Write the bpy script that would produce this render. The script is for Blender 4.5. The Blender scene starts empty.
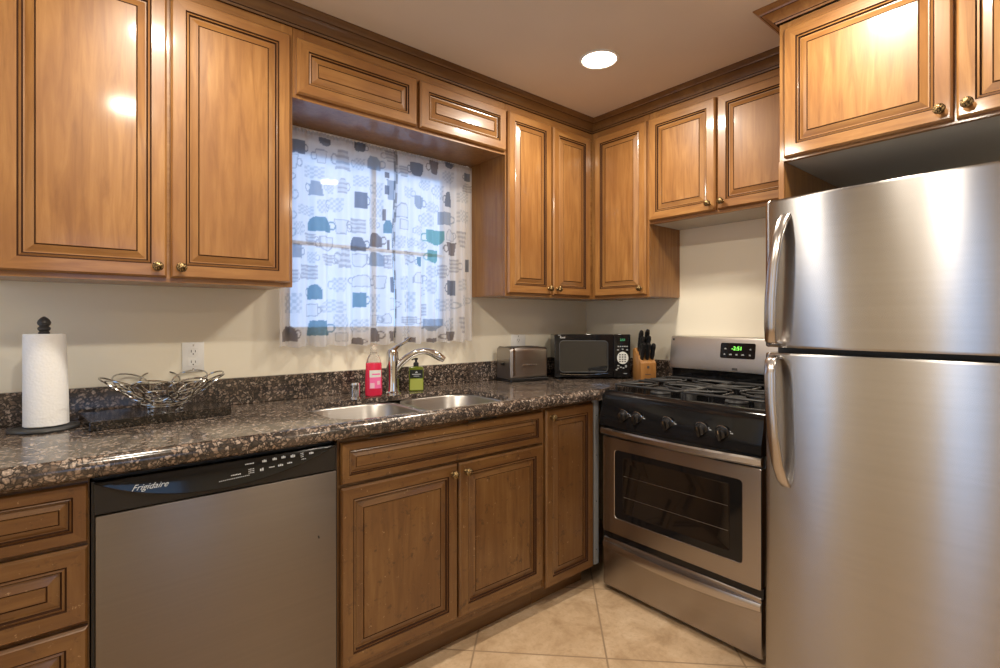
import bpy, bmesh, math, random
import numpy as np
from mathutils import Vector, Matrix
random.seed(7)
PI = math.pi
SC = bpy.context.scene
COL = SC.collection

# ------------------------------------------------------------------ camera, sky, exposure
cam_d = bpy.data.cameras.new('camera'); CAM = bpy.data.objects.new('camera', cam_d); COL.objects.link(CAM)
CAM.location = (-2.5729, -2.1986, 1.2639)
CAM.rotation_euler = (PI/2, 0, -0.6969)
cam_d.sensor_width = 36; cam_d.lens = 36*512.8/1000; cam_d.shift_y = -13.8/1000; cam_d.clip_start = .05
SC.camera = CAM
SC.view_settings.view_transform = 'Standard'; SC.view_settings.look = 'None'
SC.view_settings.gamma = 1; SC.view_settings.use_curve_mapping = False
SC.view_settings.exposure = 0.0
W = bpy.data.worlds.new('sky'); SC.world = W; W.use_nodes = True
bg = W.node_tree.nodes['Background']; bg.inputs[0].default_value = (.41, .60, 1, 1); bg.inputs[1].default_value = 2.6
LAMP_W = 14.2; LAMP_COL = (1.0, .905, .76)
CEIL = 2.384; CT = .938        # ceiling, countertop

# ------------------------------------------------------------------ material helpers
def mat(name):
    m = bpy.data.materials.new(name); m.use_nodes = True
    nt = m.node_tree; return m, nt, nt.nodes['Principled BSDF']
def nd(nt, t, **kw):
    n = nt.nodes.new(t)
    for k, v in kw.items():
        if k.startswith('i_'): n.inputs[k[2:].replace('_', ' ')].default_value = v
        else: setattr(n, k, v)
    return n
def ramp(nt, fac, stops):
    r = nt.nodes.new('ShaderNodeValToRGB'); e = r.color_ramp.elements
    while len(e) < len(stops): e.new(.5)
    for el, (p, c) in zip(e, stops): el.position = p; el.color = (*c, 1) if len(c) == 3 else c
    nt.links.new(fac, r.inputs[0]); return r.outputs[0]
def coords(nt, scale=(1,1,1), rnd=0.0, rot=(0,0,0)):
    tc = nd(nt, 'ShaderNodeTexCoord'); mp = nd(nt, 'ShaderNodeMapping')
    mp.inputs['Scale'].default_value = scale; mp.inputs['Rotation'].default_value = rot
    src = tc.outputs['Object']
    if rnd:
        oi = nd(nt, 'ShaderNodeObjectInfo'); mul = nd(nt, 'ShaderNodeMath', operation='MULTIPLY'); mul.inputs[1].default_value = rnd
        nt.links.new(oi.outputs['Random'], mul.inputs[0])
        add = nd(nt, 'ShaderNodeVectorMath', operation='ADD')
        nt.links.new(src, add.inputs[0]); nt.links.new(mul.outputs[0], add.inputs[1]); src = add.outputs[0]
    nt.links.new(src, mp.inputs[0]); return mp.outputs[0]
def noise(nt, vec, scale, detail=4, rough=.55, dist=0):
    n = nd(nt, 'ShaderNodeTexNoise'); n.inputs['Scale'].default_value = scale; n.inputs['Detail'].default_value = detail
    n.inputs['Roughness'].default_value = rough; n.inputs['Distortion'].default_value = dist
    nt.links.new(vec, n.inputs['Vector']); return n.outputs['Fac']
def mix(nt, f, a, b, mode='MIX'):
    m = nd(nt, 'ShaderNodeMix', data_type='RGBA', blend_type=mode)
    for s, i in ((f, 0), (a, 6), (b, 7)):
        if isinstance(s, (int, float)): m.inputs[i].default_value = s
        elif isinstance(s, tuple): m.inputs[i].default_value = (*s, 1) if len(s) == 3 else s
        else: nt.links.new(s, m.inputs[i])
    return m.outputs[2]
def bump(nt, b, h, strength=.1, dist=.002):
    n = nd(nt, 'ShaderNodeBump'); n.inputs['Strength'].default_value = strength; n.inputs['Distance'].default_value = dist
    nt.links.new(h, n.inputs['Height']); nt.links.new(n.outputs[0], b.inputs['Normal'])
def simple(name, col, rough=.5, metal=0, **kw):
    m, nt, b = mat(name); b.inputs['Base Color'].default_value = (*col, 1); b.inputs['Roughness'].default_value = rough
    b.inputs['Metallic'].default_value = metal
    v = coords(nt); n = noise(nt, v, 60, 3)
    r = nd(nt, 'ShaderNodeMapRange'); r.inputs['To Min'].default_value = max(0, rough-.03); r.inputs['To Max'].default_value = min(1, rough+.03)
    nt.links.new(n, r.inputs['Value']); nt.links.new(r.outputs[0], b.inputs['Roughness'])
    for k, val in kw.items(): b.inputs[k.replace('_', ' ')].default_value = val
    return m
def emit(name, col, s):
    m, nt, b = mat(name); b.inputs['Base Color'].default_value = (*col, 1)
    b.inputs['Emission Color'].default_value = (*col, 1); b.inputs['Emission Strength'].default_value = s; return m
def wood(name, horiz=False, worn=0.0, tint=1.0):
    m, nt, b = mat(name)
    sc = (1.3, 14, 14) if horiz else (14, 14, 1.3)
    v = coords(nt, sc, 9.0); v2 = coords(nt, (1, 1, .5), 7.0)
    g = noise(nt, v, 3.0, 6, .6, .6)
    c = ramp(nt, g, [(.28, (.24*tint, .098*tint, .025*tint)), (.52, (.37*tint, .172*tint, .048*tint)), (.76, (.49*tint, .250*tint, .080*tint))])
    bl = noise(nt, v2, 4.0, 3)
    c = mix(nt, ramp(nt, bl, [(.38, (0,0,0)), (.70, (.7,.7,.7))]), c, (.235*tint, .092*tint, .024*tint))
    if worn:
        v3 = coords(nt, (1, 1, 1), 5.0); w = noise(nt, v3, 26, 6, .7)
        c = mix(nt, ramp(nt, w, [(.57, (0,0,0)), (.70, (worn,)*3)]), c, (.06, .025, .010))
        w2 = noise(nt, v3, 60, 4, .7)
        c = mix(nt, ramp(nt, w2, [(.655, (0,0,0)), (.70, (worn*.8,)*3)]), c, (.42, .27, .14))
    nt.links.new(c, b.inputs['Base Color'])
    b.inputs['Roughness'].default_value = .40; b.inputs['Coat Weight'].default_value = .5; b.inputs['Coat Roughness'].default_value = .11
    bump(nt, b, g, .04); return m
def steel(name, col=(.56,.54,.52), rough=.27, aniso=.75, tangent='Z', rot=0.0, axis='X'):
    m, nt, b = mat(name)
    b.inputs['Metallic'].default_value = 1; b.inputs['Anisotropic'].default_value = aniso; b.inputs['Anisotropic Rotation'].default_value = rot
    t = nd(nt, 'ShaderNodeTangent', direction_type='RADIAL', axis=tangent); nt.links.new(t.outputs[0], b.inputs['Tangent'])
    sc = (1, 110, 110) if axis == 'X' else (110, 110, 1)
    v = coords(nt, sc); g = noise(nt, v, 1.0, 3)
    nt.links.new(ramp(nt, g, [(.3, tuple(x*.97 for x in col)), (.7, tuple(x*1.02 for x in col))]), b.inputs['Base Color'])
    b.inputs['Roughness'].default_value = rough
    return m
def granite(name, dark=1.0, scale=1.0):
    m, nt, b = mat(name)
    v = coords(nt)
    wv = nd(nt, 'ShaderNodeTexNoise'); wv.inputs['Scale'].default_value = 60*scale; wv.inputs['Detail'].default_value = 3; nt.links.new(v, wv.inputs['Vector'])
    ad = nd(nt, 'ShaderNodeVectorMath', operation='MULTIPLY_ADD'); ad.inputs[1].default_value = (.026/scale,)*3
    nt.links.new(wv.outputs['Color'], ad.inputs[0]); nt.links.new(v, ad.inputs[2])
    vo = nd(nt, 'ShaderNodeTexVoronoi', feature='F1'); vo.inputs['Scale'].default_value = 74*scale; nt.links.new(ad.outputs[0], vo.inputs['Vector'])
    ve = nd(nt, 'ShaderNodeTexVoronoi', feature='DISTANCE_TO_EDGE'); ve.inputs['Scale'].default_value = 74*scale; nt.links.new(ad.outputs[0], ve.inputs['Vector'])
    sep = nd(nt, 'ShaderNodeSeparateColor'); nt.links.new(vo.outputs['Color'], sep.inputs[0])
    cell = ramp(nt, sep.outputs[0], [(0, (.035,.028,.024)), (.22, (.10,.07,.052)), (.40, (.25,.175,.13)), (.68, (.40,.30,.235)), (1, (.54,.44,.37))])
    fine = noise(nt, v, 190*scale, 4, .7)
    cell = mix(nt, ramp(nt, fine, [(.42, (0,0,0)), (.62, (.75,.75,.75))]), cell, (.05, .04, .035))
    edge = ramp(nt, ve.outputs['Distance'], [(.04, (1,1,1)), (.24, (0,0,0))])
    c = mix(nt, edge, cell, (.02*dark, .018*dark, .018*dark))
    big = noise(nt, v, 9*scale, 3); c = mix(nt, ramp(nt, big, [(.4, (0,0,0)), (.8, (.18,.18,.18))]), c, (.42, .32, .25))
    c = mix(nt, 1.0, c, (dark, dark, dark), 'MULTIPLY')
    nt.links.new(c, b.inputs['Base Color']); b.inputs['Roughness'].default_value = .16
    b.inputs['Coat Weight'].default_value = .2; b.inputs['Coat Roughness'].default_value = .05
    return m
def plaster(name, col, sc=35, amt=.12, var=.05):
    m, nt, b = mat(name); v = coords(nt); n = noise(nt, v, sc, 5)
    big = noise(nt, v, 1.3, 3)
    nt.links.new(ramp(nt, big, [(.3, tuple(x*(1-var) for x in col)), (.7, tuple(min(1, x*(1+var)) for x in col))]), b.inputs['Base Color'])
    b.inputs['Roughness'].default_value = .75; bump(nt, b, n, amt, .003); return m
def floor_tile(name):
    m, nt, b = mat(name); tc = nd(nt, 'ShaderNodeTexCoord'); mp = nd(nt, 'ShaderNodeMapping')
    # tiles laid diagonally, half a metre square: a = (x-y)/sqrt2 + .037, b = (x+y)/sqrt2 + .93
    mp.inputs['Rotation'].default_value = (0, 0, PI/4); nt.links.new(tc.outputs['Object'], mp.inputs[0])
    sx = nd(nt, 'ShaderNodeSeparateXYZ'); nt.links.new(mp.outputs[0], sx.inputs[0])
    outs = []; cells = []
    for o, off in ((sx.outputs[0], .037), (sx.outputs[1], .93)):
        a = nd(nt, 'ShaderNodeMath', operation='ADD'); a.inputs[1].default_value = off; nt.links.new(o, a.inputs[0])
        d = nd(nt, 'ShaderNodeMath', operation='DIVIDE'); d.inputs[1].default_value = .5; nt.links.new(a.outputs[0], d.inputs[0])
        r = nd(nt, 'ShaderNodeMath', operation='ROUND'); nt.links.new(d.outputs[0], r.inputs[0])
        s = nd(nt, 'ShaderNodeMath', operation='SUBTRACT'); nt.links.new(d.outputs[0], s.inputs[0]); nt.links.new(r.outputs[0], s.inputs[1])
        ab = nd(nt, 'ShaderNodeMath', operation='ABSOLUTE'); nt.links.new(s.outputs[0], ab.inputs[0]); outs.append(ab.outputs[0])
        fl = nd(nt, 'ShaderNodeMath', operation='FLOOR'); nt.links.new(d.outputs[0], fl.inputs[0]); cells.append(fl.outputs[0])
    mn = nd(nt, 'ShaderNodeMath', operation='MINIMUM'); nt.links.new(outs[0], mn.inputs[0]); nt.links.new(outs[1], mn.inputs[1])
    cb = nd(nt, 'ShaderNodeCombineXYZ'); nt.links.new(cells[0], cb.inputs[0]); nt.links.new(cells[1], cb.inputs[1])
    wn = nd(nt, 'ShaderNodeTexWhiteNoise', noise_dimensions='3D'); nt.links.new(cb.outputs[0], wn.inputs['Vector'])
    v = coords(nt)
    n1 = noise(nt, v, 7, 8, .68, .4); n2 = noise(nt, v, 40, 6, .7)
    c = ramp(nt, n1, [(.32, (.36,.23,.125)), (.5, (.55,.385,.235)), (.66, (.68,.51,.34))])
    c = mix(nt, ramp(nt, n2, [(.5, (0,0,0)), (.75, (.6,.6,.6))]), c, (.33, .20, .105))
    c = mix(nt, .22, c, ramp(nt, wn.outputs['Value'], [(0, (.46,.31,.18)), (1, (.70,.53,.36))]))
    g = ramp(nt, mn.outputs[0], [(.004, (1,1,1)), (.009, (0,0,0))])
    c = mix(nt, g, c, (.30, .20, .12)); nt.links.new(c, b.inputs['Base Color'])
    b.inputs['Roughness'].default_value = .42; bump(nt, b, n2, .06); return m
def glass_pane(name):
    m = bpy.data.materials.new(name); m.use_nodes = True; nt = m.node_tree; nt.nodes.clear()
    o = nd(nt, 'ShaderNodeOutputMaterial'); t = nd(nt, 'ShaderNodeBsdfTransparent'); g = nd(nt, 'ShaderNodeBsdfGlossy'); g.inputs['Roughness'].default_value = .01
    t.inputs[0].default_value = (.93, .97, .96, 1)
    f = nd(nt, 'ShaderNodeFresnel'); f.inputs[0].default_value = 1.5
    mx = nd(nt, 'ShaderNodeMixShader'); nt.links.new(f.outputs[0], mx.inputs[0]); nt.links.new(t.outputs[0], mx.inputs[1]); nt.links.new(g.outputs[0], mx.inputs[2])
    nt.links.new(mx.outputs[0], o.inputs[0]); return m
def sheer(name):
    m = bpy.data.materials.new(name); m.use_nodes = True; nt = m.node_tree; nt.nodes.clear()
    o = nd(nt, 'ShaderNodeOutputMaterial')
    at = nd(nt, 'ShaderNodeAttribute', attribute_name='print')
    v = coords(nt, (900, 900, 900)); n = noise(nt, v, 1, 2)
    c = mix(nt, ramp(nt, n, [(.3, (0,0,0)), (.7, (.10,.10,.10))]), at.outputs['Color'], (.55, .55, .6))
    t = nd(nt, 'ShaderNodeBsdfTransparent'); tr = nd(nt, 'ShaderNodeBsdfTranslucent'); df = nd(nt, 'ShaderNodeBsdfDiffuse')
    for x in (t, tr, df): nt.links.new(c, x.inputs[0])
    a = nd(nt, 'ShaderNodeMixShader'); a.inputs[0].default_value = .45; nt.links.new(df.outputs[0], a.inputs[1]); nt.links.new(tr.outputs[0], a.inputs[2])
    s = nd(nt, 'ShaderNodeMixShader'); s.inputs[0].default_value = .36; nt.links.new(a.outputs[0], s.inputs[1]); nt.links.new(t.outputs[0], s.inputs[2])
    nt.links.new(s.outputs[0], o.inputs[0]); return m
def knob_metal(name):
    m, nt, b = mat(name); v = coords(nt); n = noise(nt, v, 260, 3)
    nt.links.new(ramp(nt, n, [(.42, (.025,.016,.009)), (.60, (.40,.27,.12))]), b.inputs['Base Color'])
    b.inputs['Metallic'].default_value = .9; b.inputs['Roughness'].default_value = .3; bump(nt, b, n, .8, .002); return m

M = {}
M['wood'] = wood('maple_wood', False, 0, .9); M['wood_h'] = wood('maple_wood_cross', True, 0, .9)
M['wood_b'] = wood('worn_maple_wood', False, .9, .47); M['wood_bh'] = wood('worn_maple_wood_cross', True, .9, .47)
M['glaze'] = simple('dark_glaze', (.04, .016, .007), .85, 0, Specular_IOR_Level=.15)
M['wood_darkened'] = wood('shaded_stained_wood', True, 0, .42)  # maple with the crown's shadow put into its tint; also the toe kick's dark stain
M['melamine'] = simple('pale_melamine', (.56, .52, .46), .5)
M['granite'] = granite('brown_granite'); M['granite_dark'] = granite('black_granite', .22, 1.5)
M['wall'] = plaster('cream_wall_paint', (.88, .82, .675)); M['ceiling'] = plaster('ceiling_paint', (.69, .61, .52), 50, .06)
M['tile'] = floor_tile('travertine_tile')
M['white'] = simple('white_plastic', (.82, .82, .80), .35); M['black'] = simple('black_plastic', (.012, .012, .013), .3)
M['gloss_black'] = simple('black_enamel', (.008, .008, .009), .09, 0, Coat_Weight=.1, Coat_Roughness=.03, Specular_IOR_Level=.3)
M['iron'] = simple('cast_iron', (.034, .034, .035), .36); M['chrome'] = simple('chrome', (.72, .72, .73), .08, 1)
M['wire'] = simple('silver_wire', (.50, .49, .475), .18, 1)
M['steel'] = steel('brushed_steel', (.40,.365,.34), .27, .7, 'Z', .25)
M['steel_g'] = simple('backguard_steel', (.56,.53,.50), .36, 1)
M['steel_h'] = simple('satin_steel', (.52,.49,.47), .24, 1); M['steel_dw'] = steel('brushed_steel_door', (.235,.207,.187), .40, .6, 'Z', .25)
M['steel_f'] = steel('fridge_steel', (.42,.405,.395), .27, .97, 'Z', .25)
M['sink'] = steel('sink_steel', (.45,.43,.41), .32, .3); M['grey'] = simple('grey_steel_paint', (.30, .31, .32), .45, .3)
M['grey_dark'] = simple('dark_grey_case', (.06, .06, .062), .5)
M['knob'] = knob_metal('antique_brass'); M['oven_glass'] = simple('dark_oven_glass', (.010, .008, .007), .06, 0, Coat_Weight=.5, Coat_Roughness=.02)
M['lens'] = emit('lamp_diffuser', (1, .86, .66), 9.0); M['green_led'] = emit('green_display', (.25, 1, .12), 1.6); M['dim_led'] = emit('dim_green_display', (.08, .45, .2), .5)
M['glass'] = glass_pane('window_glass'); M['curtain'] = sheer('sheer_curtain'); M['frame'] = simple('white_window_frame', (.72, .75, .78), .4)
M['paper'] = simple('paper_towel', (.86, .86, .86), .9); M['print'] = simple('white_print', (.62, .66, .70), .5); M['grey_print'] = simple('grey_print', (.35, .37, .38), .5)
M['block'] = wood('knife_block_beech', False, 0, 1.0); M['rack'] = simple('rack_steel', (.35,.33,.3), .35, 1)
M['pink'] = simple('pink_soap', (.80, .03, .09), .15, 0, Transmission_Weight=.25); M['clear'] = simple('clear_plastic', (.86, .82, .78), .08, 0, Transmission_Weight=.8, IOR=1.25)
M['pink_label'] = simple('pink_label', (.85, .16, .40), .4); M['pale_label'] = simple('pale_label', (.72, .74, .72), .4); M['rose'] = simple('pale_rose_print', (.85, .52, .62), .4)
M['green'] = simple('green_bottle', (.20, .26, .02), .15, 0, Transmission_Weight=.2); M['green_label'] = simple('light_green_label', (.36, .40, .08), .4); M['black_label'] = simple('black_label', (.012,.015,.012), .4)
M['toaster'] = steel('toaster_steel', (.40,.37,.35), .33, .5, 'Z', .25); M['mw_glass'] = simple('microwave_window', (.02,.021,.022), .07, 0, Coat_Weight=.6, Coat_Roughness=.02)
M['slot'] = simple('socket_slot', (.02, .02, .02), .6)

# ------------------------------------------------------------------ mesh helpers
class MB:
    def __init__(s, *mats): s.bm = bmesh.new(); s.mats = [M[k] for k in mats]
    def _fin(s, faces, m):
        for f in faces: f.material_index = m
    def box(s, x0, x1, y0, y1, z0, z1, m=0, bev=0.0, seg=1):
        mtx = Matrix.Translation(((x0+x1)/2, (y0+y1)/2, (z0+z1)/2)) @ Matrix.Diagonal((abs(x1-x0), abs(y1-y0), abs(z1-z0), 1))
        r = bmesh.ops.create_cube(s.bm, size=1, matrix=mtx); vs = r['verts']
        fs = {f for v in vs for f in v.link_faces}; s._fin(fs, m)
        if bev:
            es = list({e for v in vs for e in v.link_edges})
            bmesh.ops.bevel(s.bm, geom=es, offset=bev, segments=seg, affect='EDGES', profile=.5, material=m)
        return vs
    def loft(s, loops, m=0, cap0=True, cap1=True, closed=True, bands=None):
        L = [[s.bm.verts.new(p) for p in lp] for lp in loops]; n = len(L[0])
        for k in range(len(L)-1):
            mi = bands[k] if bands else m
            for i in range(n if closed else n-1):
                j = (i+1) % n
                f = s.bm.faces.new((L[k][i], L[k][j], L[k+1][j], L[k+1][i]))
                f.material_index = mi[i % len(mi)] if isinstance(mi, (list, tuple)) else mi
        if cap0: s.bm.faces.new(L[0][::-1]).material_index = m if not bands else (bands[0] if not isinstance(bands[0], (list, tuple)) else bands[0][0])
        if cap1: s.bm.faces.new(L[-1]).material_index = m if not bands else (bands[-1] if not isinstance(bands[-1], (list, tuple)) else bands[-1][0])
        return L
    def tube(s, pts, r, seg=10, m=0, closed=False, cap=True, flat=None):
        pts = [Vector(p) for p in pts]; n = len(pts); rs = r if isinstance(r, (list, tuple)) else [r]*n
        loops = []; up = None
        for i, p in enumerate(pts):
            a = pts[(i-1) % n] if (closed or i > 0) else p; b = pts[(i+1) % n] if (closed or i < n-1) else p
            t = (b-a).normalized()
            if up is None: up = Vector((0, 0, 1)) if abs(t.z) < .9 else Vector((0, 1, 0))
            u = (up - t*up.dot(t)).normalized(); w = t.cross(u); up = u
            fu, fw = flat if flat else (1, 1)
            loops.append([p + (u*math.cos(q)*fu + w*math.sin(q)*fw)*rs[i] for q in [2*PI*k/seg for k in range(seg)]])
        if closed: loops.append(loops[0]); s.loft(loops, m, False, False)
        else: s.loft(loops, m, cap, cap)
        if closed: bmesh.ops.remove_doubles(s.bm, verts=s.bm.verts, dist=1e-6)
    def lathe(s, prof, c=(0,0,0), seg=32, m=0, cap0=True, cap1=True, axis='Z', bands=None, sx=1, sy=1):
        loops = []
        for r, h in prof:
            lp = []
            for k in range(seg):
                q = 2*PI*k/seg; a, b = r*math.cos(q)*sx, r*math.sin(q)*sy
                lp.append({'Z': (c[0]+a, c[1]+b, c[2]+h), 'Y': (c[0]+a, c[1]-h, c[2]+b), 'X': (c[0]+h, c[1]+a, c[2]+b)}[axis])
            loops.append(lp)
        s.loft(loops, m, cap0, cap1, bands=bands)
    def prism(s, poly, h0, h1, axis='Y', m=0, bev=0):
        mk = {'Y': lambda a, b, h: (a, h, b), 'X': lambda a, b, h: (h, a, b), 'Z': lambda a, b, h: (a, b, h)}[axis]
        n0 = set(s.bm.verts); s.loft([[mk(a, b, h0) for a, b in poly], [mk(a, b, h1) for a, b in poly]], m)
        if bev:
            vs = [v for v in s.bm.verts if v not in n0]
            bmesh.ops.bevel(s.bm, geom=list({e for v in vs for e in v.link_edges}), offset=bev, segments=2, affect='EDGES', profile=.5, material=m)
    def build(s, name, parent=None, loc=None, rot=None, ang=32, fixn=True):
        if fixn: bmesh.ops.recalc_face_normals(s.bm, faces=s.bm.faces)
        me = bpy.data.meshes.new(name); s.bm.to_mesh(me); s.bm.free()
        for k in s.mats: me.materials.append(k)
        me.polygons.foreach_set('use_smooth', [True]*len(me.polygons)); me.set_sharp_from_angle(angle=math.radians(ang))
        o = bpy.data.objects.new(name, me); COL.objects.link(o)
        if parent: o.parent = parent
        if loc is not None: o.location = loc
        if rot is not None: o.rotation_euler = rot
        return o
def thing(name, label, cat, loc=(0,0,0), rz=0, group=None):
    o = bpy.data.objects.new(name, None); COL.objects.link(o); o.location = loc; o.rotation_euler = (0, 0, rz); o.empty_display_size = .05
    o['label'] = label; o['category'] = cat
    if group: o['group'] = group
    return o
def tag(o, label, cat, group=None):
    o['label'] = label; o['category'] = cat
    if group: o['group'] = group
    return o
def struct(o, label=None):
    o['kind'] = 'structure'
    if label: o['label'] = label
    return o
def lettering(body, size, parent, loc, rot=(PI/2,0,0), m='print', shear=0, name='lettering', depth=.0004, align='LEFT', bold=0):
    cu = bpy.data.curves.new(name, 'FONT'); cu.body = body; cu.size = size; cu.shear = shear; cu.extrude = depth; cu.align_x = align; cu.offset = bold
    t = bpy.data.objects.new('tmp', cu); COL.objects.link(t); dg = bpy.context.evaluated_depsgraph_get()
    me = bpy.data.meshes.new_from_object(t.evaluated_get(dg)); bpy.data.objects.remove(t)
    me.materials.clear(); me.materials.append(M[m])
    o = bpy.data.objects.new(name, me); COL.objects.link(o); o.parent = parent; o.location = loc; o.rotation_euler = rot
    return o
def bez(p0, p1, p2, p3, n):
    P = [Vector(p) for p in (p0, p1, p2, p3)]; out = []
    for i in range(n+1):
        t = i/n; out.append(P[0]*(1-t)**3 + P[1]*3*t*(1-t)**2 + P[2]*3*t*t*(1-t) + P[3]*t**3)
    return out
def rrect(x0, x1, y0, y1, r, n=5):
    pts = []
    for cx, cy, a in ((x1-r, y1-r, 0), (x0+r, y1-r, 90), (x0+r, y0+r, 180), (x1-r, y0+r, 270)):
        for k in range(n+1):
            q = math.radians(a+90*k/n); pts.append((cx+r*math.cos(q), cy+r*math.sin(q)))
    return pts

# ------------------------------------------------------------------ room shell
XL, YR = -3.35, -4.6
WX0, WX1, WZ0, WZ1 = -1.893, -1.035, 1.20, 2.03
b = MB('tile'); b.box(XL-.1, .1, YR-.1, .1, -.1, 0); struct(b.build('floor'), 'diagonal beige stone tile floor')
b = MB('ceiling'); b.box(XL-.1, .1, YR-.1, .1, CEIL, CEIL+.1); struct(b.build('ceiling'), 'tan painted ceiling')
b = MB('wall')
b.box(XL-.1, WX0, 0, .12, 0, CEIL); b.box(WX1, .12, 0, .12, 0, CEIL); b.box(WX0, WX1, 0, .12, 0, WZ0); b.box(WX0, WX1, 0, .12, WZ1, CEIL)
struct(b.build('wall_back'), 'cream wall behind the sink')
b = MB('wall'); b.box(0, .12, YR-.1, 0, 0, CEIL); struct(b.build('wall_right'), 'cream wall behind the stove')
b = MB('wall')
for q0, q1 in ((YR, -1.92), (-1.55, -.62), (-.22, 0)): b.box(XL-.12, XL, q0, q1, 0, CEIL)
for q0, q1 in ((-1.92, -1.55), (-.62, -.22)): b.box(XL-.12, XL, q0, q1, 0, .20); b.box(XL-.12, XL, q0, q1, 2.1, CEIL)
struct(b.build('wall_left'))
b = MB('wall'); b.box(XL-.12, -2.75, YR-.12, YR, 0, CEIL); b.box(-1.75, .12, YR-.12, YR, 0, CEIL); b.box(-2.75, -1.75, YR-.12, YR, 0, .95); b.box(-2.75, -1.75, YR-.12, YR, 2.08, CEIL)
struct(b.build('wall_rear'))
def window(n, rect, y, axis, mull=True, mid=None):
    a0, a1, z0, z1 = rect; t = thing('window_%d' % n, 'x', 'window'); del t['category']; t['kind'] = 'structure'; t['label'] = 'window with white frame'
    def bx(bb, p0, p1, q0, q1, r0, r1):
        bb.box(p0, p1, q0, q1, r0, r1, 0, .003) if axis == 'Y' else bb.box(q0, q1, p0, p1, r0, r1, 0, .003)
    f = MB('frame'); w = .034
    bx(f, a0, a0+w, y-.03, y+.03, z0, z1); bx(f, a1-w, a1, y-.03, y+.03, z0, z1); bx(f, a0, a1, y-.03, y+.03, z0, z0+w); bx(f, a0, a1, y-.03, y+.03, z1-w, z1)
    if mull: c = (a0+a1)/2; bx(f, c-.007, c+.007, y-.02, y+.02, z0, z1)
    if mid:
        for mz in mid: bx(f, a0, a1, y-.018, y+.018, mz-.007, mz+.007)
    fo = f.build('window_frame', t); fo['kind'] = 'structure'
    g = MB('glass'); bx(g, a0+.01, a1-.01, y-.003, y+.003, z0+.01, z1-.01); go = g.build('window_glass', t); go['kind'] = 'structure'
window(1, (WX0, WX1, WZ0, WZ1), .07, 'Y', True, [1.60])
window(2, (-.62, -.22, .20, 2.1), XL-.06, 'X', False)
window(4, (-1.92, -1.55, .20, 2.1), XL-.06, 'X', False)
window(3, (-2.75, -1.75, .95, 2.08), YR-.06, 'Y', True)

# ------------------------------------------------------------------ ceiling lights
def ceiling_light(x, y, label):
    t = thing('recessed_light', label, 'ceiling light', (x, y, CEIL), 0, 'recessed ceiling lights')
    b = MB('white'); b.lathe([(.083, -.0005), (.084, -.003), (.080, -.006), (.074, -.006), (.071, -.0005)], seg=40, cap0=False, cap1=False); b.build('trim_ring', t)
    b = MB('lens'); b.lathe([(.071, -.001), (.066, -.006), (.03, -.009), (.002, -.010)], seg=40, cap0=False); b.build('diffuser', t)
    ld = bpy.data.lights.new('recessed_lamp', 'AREA'); ld.shape = 'DISK'; ld.size = .13; ld.energy = LAMP_W; ld.color = LAMP_COL
    lo = bpy.data.objects.new('recessed_lamp', ld); COL.objects.link(lo); lo.parent = t; lo.location = (0, 0, -.013)
ceiling_light(-.835, -.785, 'lit round recessed ceiling light nearest the room corner')
ceiling_light(-.98, -1.69, 'lit round recessed ceiling light in front of the fridge cabinet')
ceiling_light(-2.33, -.82, 'lit round recessed ceiling light before the large double wall cabinet')
ceiling_light(-2.35, -1.70, 'lit round recessed ceiling light farther out from the large double wall cabinet')
ceiling_light(-.9, -3.4, 'lit round recessed ceiling light at the rear of the room behind the camera')

# ------------------------------------------------------------------ cabinets
def door_panel(w, h, parent, loc, name='door', worn=False, st=.041, label=None):
    A, B = (('wood_b', 'wood_bh') if worn else ('wood', 'wood_h'))
    b = MB(A, B, 'glaze'); k = min(1.0, (min(w, h)-.03)/(2*(st+.038)))
    prof = [(0, 0, 0), (0, -.013, 0), (.006, -.02, 'hv'), (st-.001, -.02, 2), (st+.003, -.0160, 0), (st+.008, -.0182, 2), (st+.012, -.0120, 0), (st+.015, -.0115, 0), (st+.0340, -.0178, 2), (st+.0368, -.0162, 0), (st+.038, -.0192, 0)]
    loops = []; bands = []
    for i, (ins, d, m) in enumerate(prof):
        ins *= k; loops.append([(ins, d, ins), (w-ins, d, ins), (w-ins, d, h-ins), (ins, d, h-ins)])
        if i < len(prof)-1: bands.append((1, 0, 1, 0) if m in ('hv', 0) else m)
    b.loft(loops, 0, True, True, bands=bands)
    b.bm.faces.ensure_lookup_table(); b.bm.faces[-1].material_index = 1 if w > 1.6*h else 0
    o = b.build(name, parent, loc, ang=20)
    if label: o['label'] = label
    return o
def knob(parent, x, z, y=-.02):
    b = MB('knob')
    b.lathe([(.009, 0), (.009, .003), (.0055, .006), (.005, .013), (.008, .016), (.0145, .019), (.0172, .024), (.0165, .030), (.011, .035), (.004, .037)], (0, 0, 0), 20, axis='Y')
    for k in range(10):
        q = 2*PI*k/10; b.lathe([(.0008, 0), (.0035, .002), (.0035, .004), (.0008, .006)], (.0115*math.cos(q), -.0285, .0115*math.sin(q)), 6, axis='Y')
    b.lathe([(.0045, 0), (.005, .003), (.001, .006)], (0, -.034, 0), 8, axis='Y')
    o = b.build('knob', parent, (x, y, z)); o.scale = (.88, .9, .88); return o
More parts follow.
